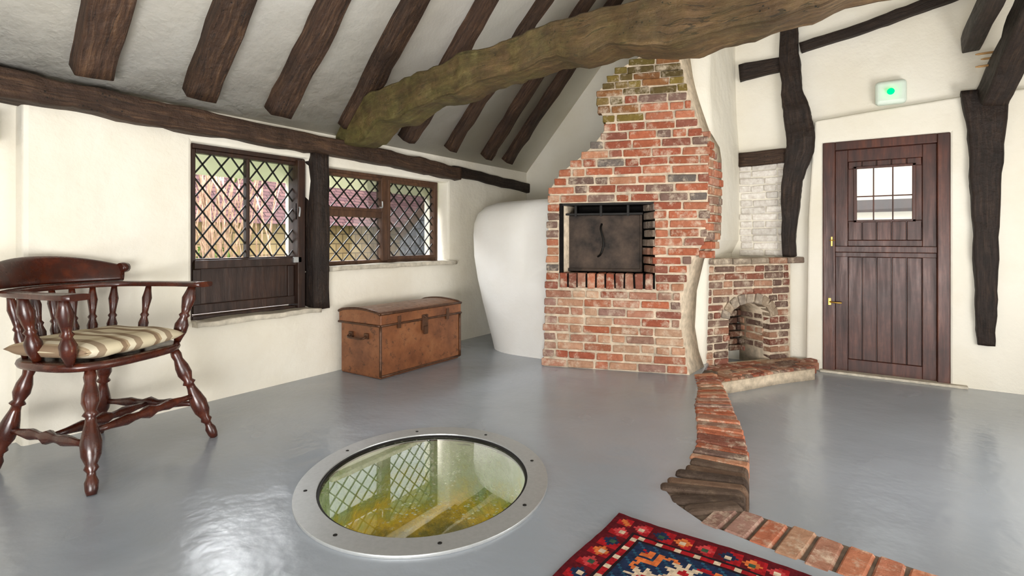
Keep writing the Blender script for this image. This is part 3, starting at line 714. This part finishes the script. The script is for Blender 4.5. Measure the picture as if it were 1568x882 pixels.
quad('gable',[(-3.6,6.8,-.5),(-3.6,10.9,-.5),(-3.6,10.9,4.0),(-3.6,10.3,4.0),(-3.6,6.9,1.1),(-3.6,6.8,1.0)],SLT,[(0,0),(4.1,0),(4.1,4.5),(3.5,4.5),(.1,1.6),(0,1.5)],nb_)
bm=bmesh.new() 
vs=[bm.verts.new(p) for p in ((-3.52,6.75,1.0),(-3.52,10.3,4.05),(-3.52,10.3,4.2),(-3.52,6.7,1.12),(-3.62,6.75,1.0),(-3.62,10.3,4.05),(-3.62,10.3,4.2),(-3.62,6.7,1.12))]
for f in ((0,1,2,3),(4,5,6,7),(0,1,5,4),(3,2,6,7),(0,3,7,4),(1,2,6,5)): bm.faces.new([vs[i] for i in f])
mk('verge_board',bm,WO,nb_)
bm=bmesh.new()
for k in range(95):
    y=random.uniform(2.1,3.4); x=-2.3+random.uniform(-.6,.5); top=random.uniform(1.4,2.6); lx,ly=random.uniform(-.5,.5),random.uniform(-.6,.5)
    tube(bm,[(x,y,-.45),(x+lx*.4,y+ly*.3,top*.5),(x+lx,y+ly,top)],random.uniform(.004,.010),5,3)
mk('bare_shrub',bm,m_simple('twig_bark',(150,122,104),.8,0,.2,.5))
bm=bmesh.new()
for k in range(3000):
    p=V((random.gauss(-4.2,.35),random.uniform(.8,5.0),0)); p.z=-.45+random.random()**.8*(1.0+.4*math.sin(p.y*2.2)) if random.random()<.72 else random.uniform(1.9,2.9)
    a=V((random.uniform(-1,1),random.uniform(-1,1),random.uniform(-1,1))).normalized()*.05; b=a.orthogonal().normalized()*.03
    bm.faces.new([bm.verts.new(p+q) for q in (-a,b,a,-b)])
mk('hedge',bm,m_simple('hedge_leaf',(96,122,56),.7,0,.3,.5,3),recalc=False)
# ---------------------------------------------------------------- light
w=D.worlds.new('overcast'); SC.world=w; w.use_nodes=True; bg=w.node_tree.nodes['Background']; bg.inputs[0].default_value=(.94,.97,1,1); bg.inputs[1].default_value=2.7
def area(name,loc,tgt,sx,sy,e,col=(1,1,1)):
    l=D.lights.new(name,'AREA'); l.shape='RECTANGLE'; l.size=sx; l.size_y=sy; l.energy=e; l.color=col
    o=D.objects.new(name,l); o.location=loc; o.rotation_euler=(V(tgt)-V(loc)).to_track_quat('-Z','Y').to_euler(); SC.collection.objects.link(o); return o
area('sky_light_window',(-2.2,3.2,3.6),(0.6,2.4,.8),3.5,2.0,1200,(.96,.98,1))
area('fill_rear',(3.6,-1.9,2.3),(2.0,3.5,1.2),2.6,1.4,20,(1,.99,.97))  # added fill behind the camera, no fixture in the room
area('fill_right',(4.9,1.2,1.7),(1.0,3.2,1.4),2.0,1.2,20,(1,.99,.97))  # added soft fill from the right, not a lamp of the room
area('fill_up_rear',(3.3,-.9,.4),(1.6,2.6,3.6),1.8,.9,150,(1,.99,.97))  # added bounce fill aimed up to brighten the ceiling, no real fitting
area('fill_up_right',(4.9,3.0,.4),(1.8,3.9,3.4),1.6,.8,70,(1,.99,.97))  # second added upward fill for the far ceiling, no real fitting
sn=D.lights.new('hazy_sun','SUN'); sn.energy=2.2; sn.angle=math.radians(25); so=D.objects.new('hazy_sun',sn); so.rotation_euler=(V((-.65,.05,-.9))).to_track_quat('-Z','Y').to_euler(); SC.collection.objects.link(so)
l=D.lights.new('well_lamp','POINT'); l.energy=10; l.color=(1,.96,.75); l.shadow_soft_size=.06; o=D.objects.new('well_lamp',l); o.location=(WC.x+.22,WC.y-.22,-.16); SC.collection.objects.link(o); o.parent=wl
# ---------------------------------------------------------------- camera
cam=D.cameras.new('camera'); cam.lens=821/1568*36; cam.sensor_width=36; cam.shift_y=-.0466; cam.clip_start=.01
co=D.objects.new('camera',cam); co.location=(3.42,0,1.0); co.rotation_euler=(math.pi/2,0,YAW); SC.collection.objects.link(co); SC.camera=co
SC.view_settings.view_transform='Standard'
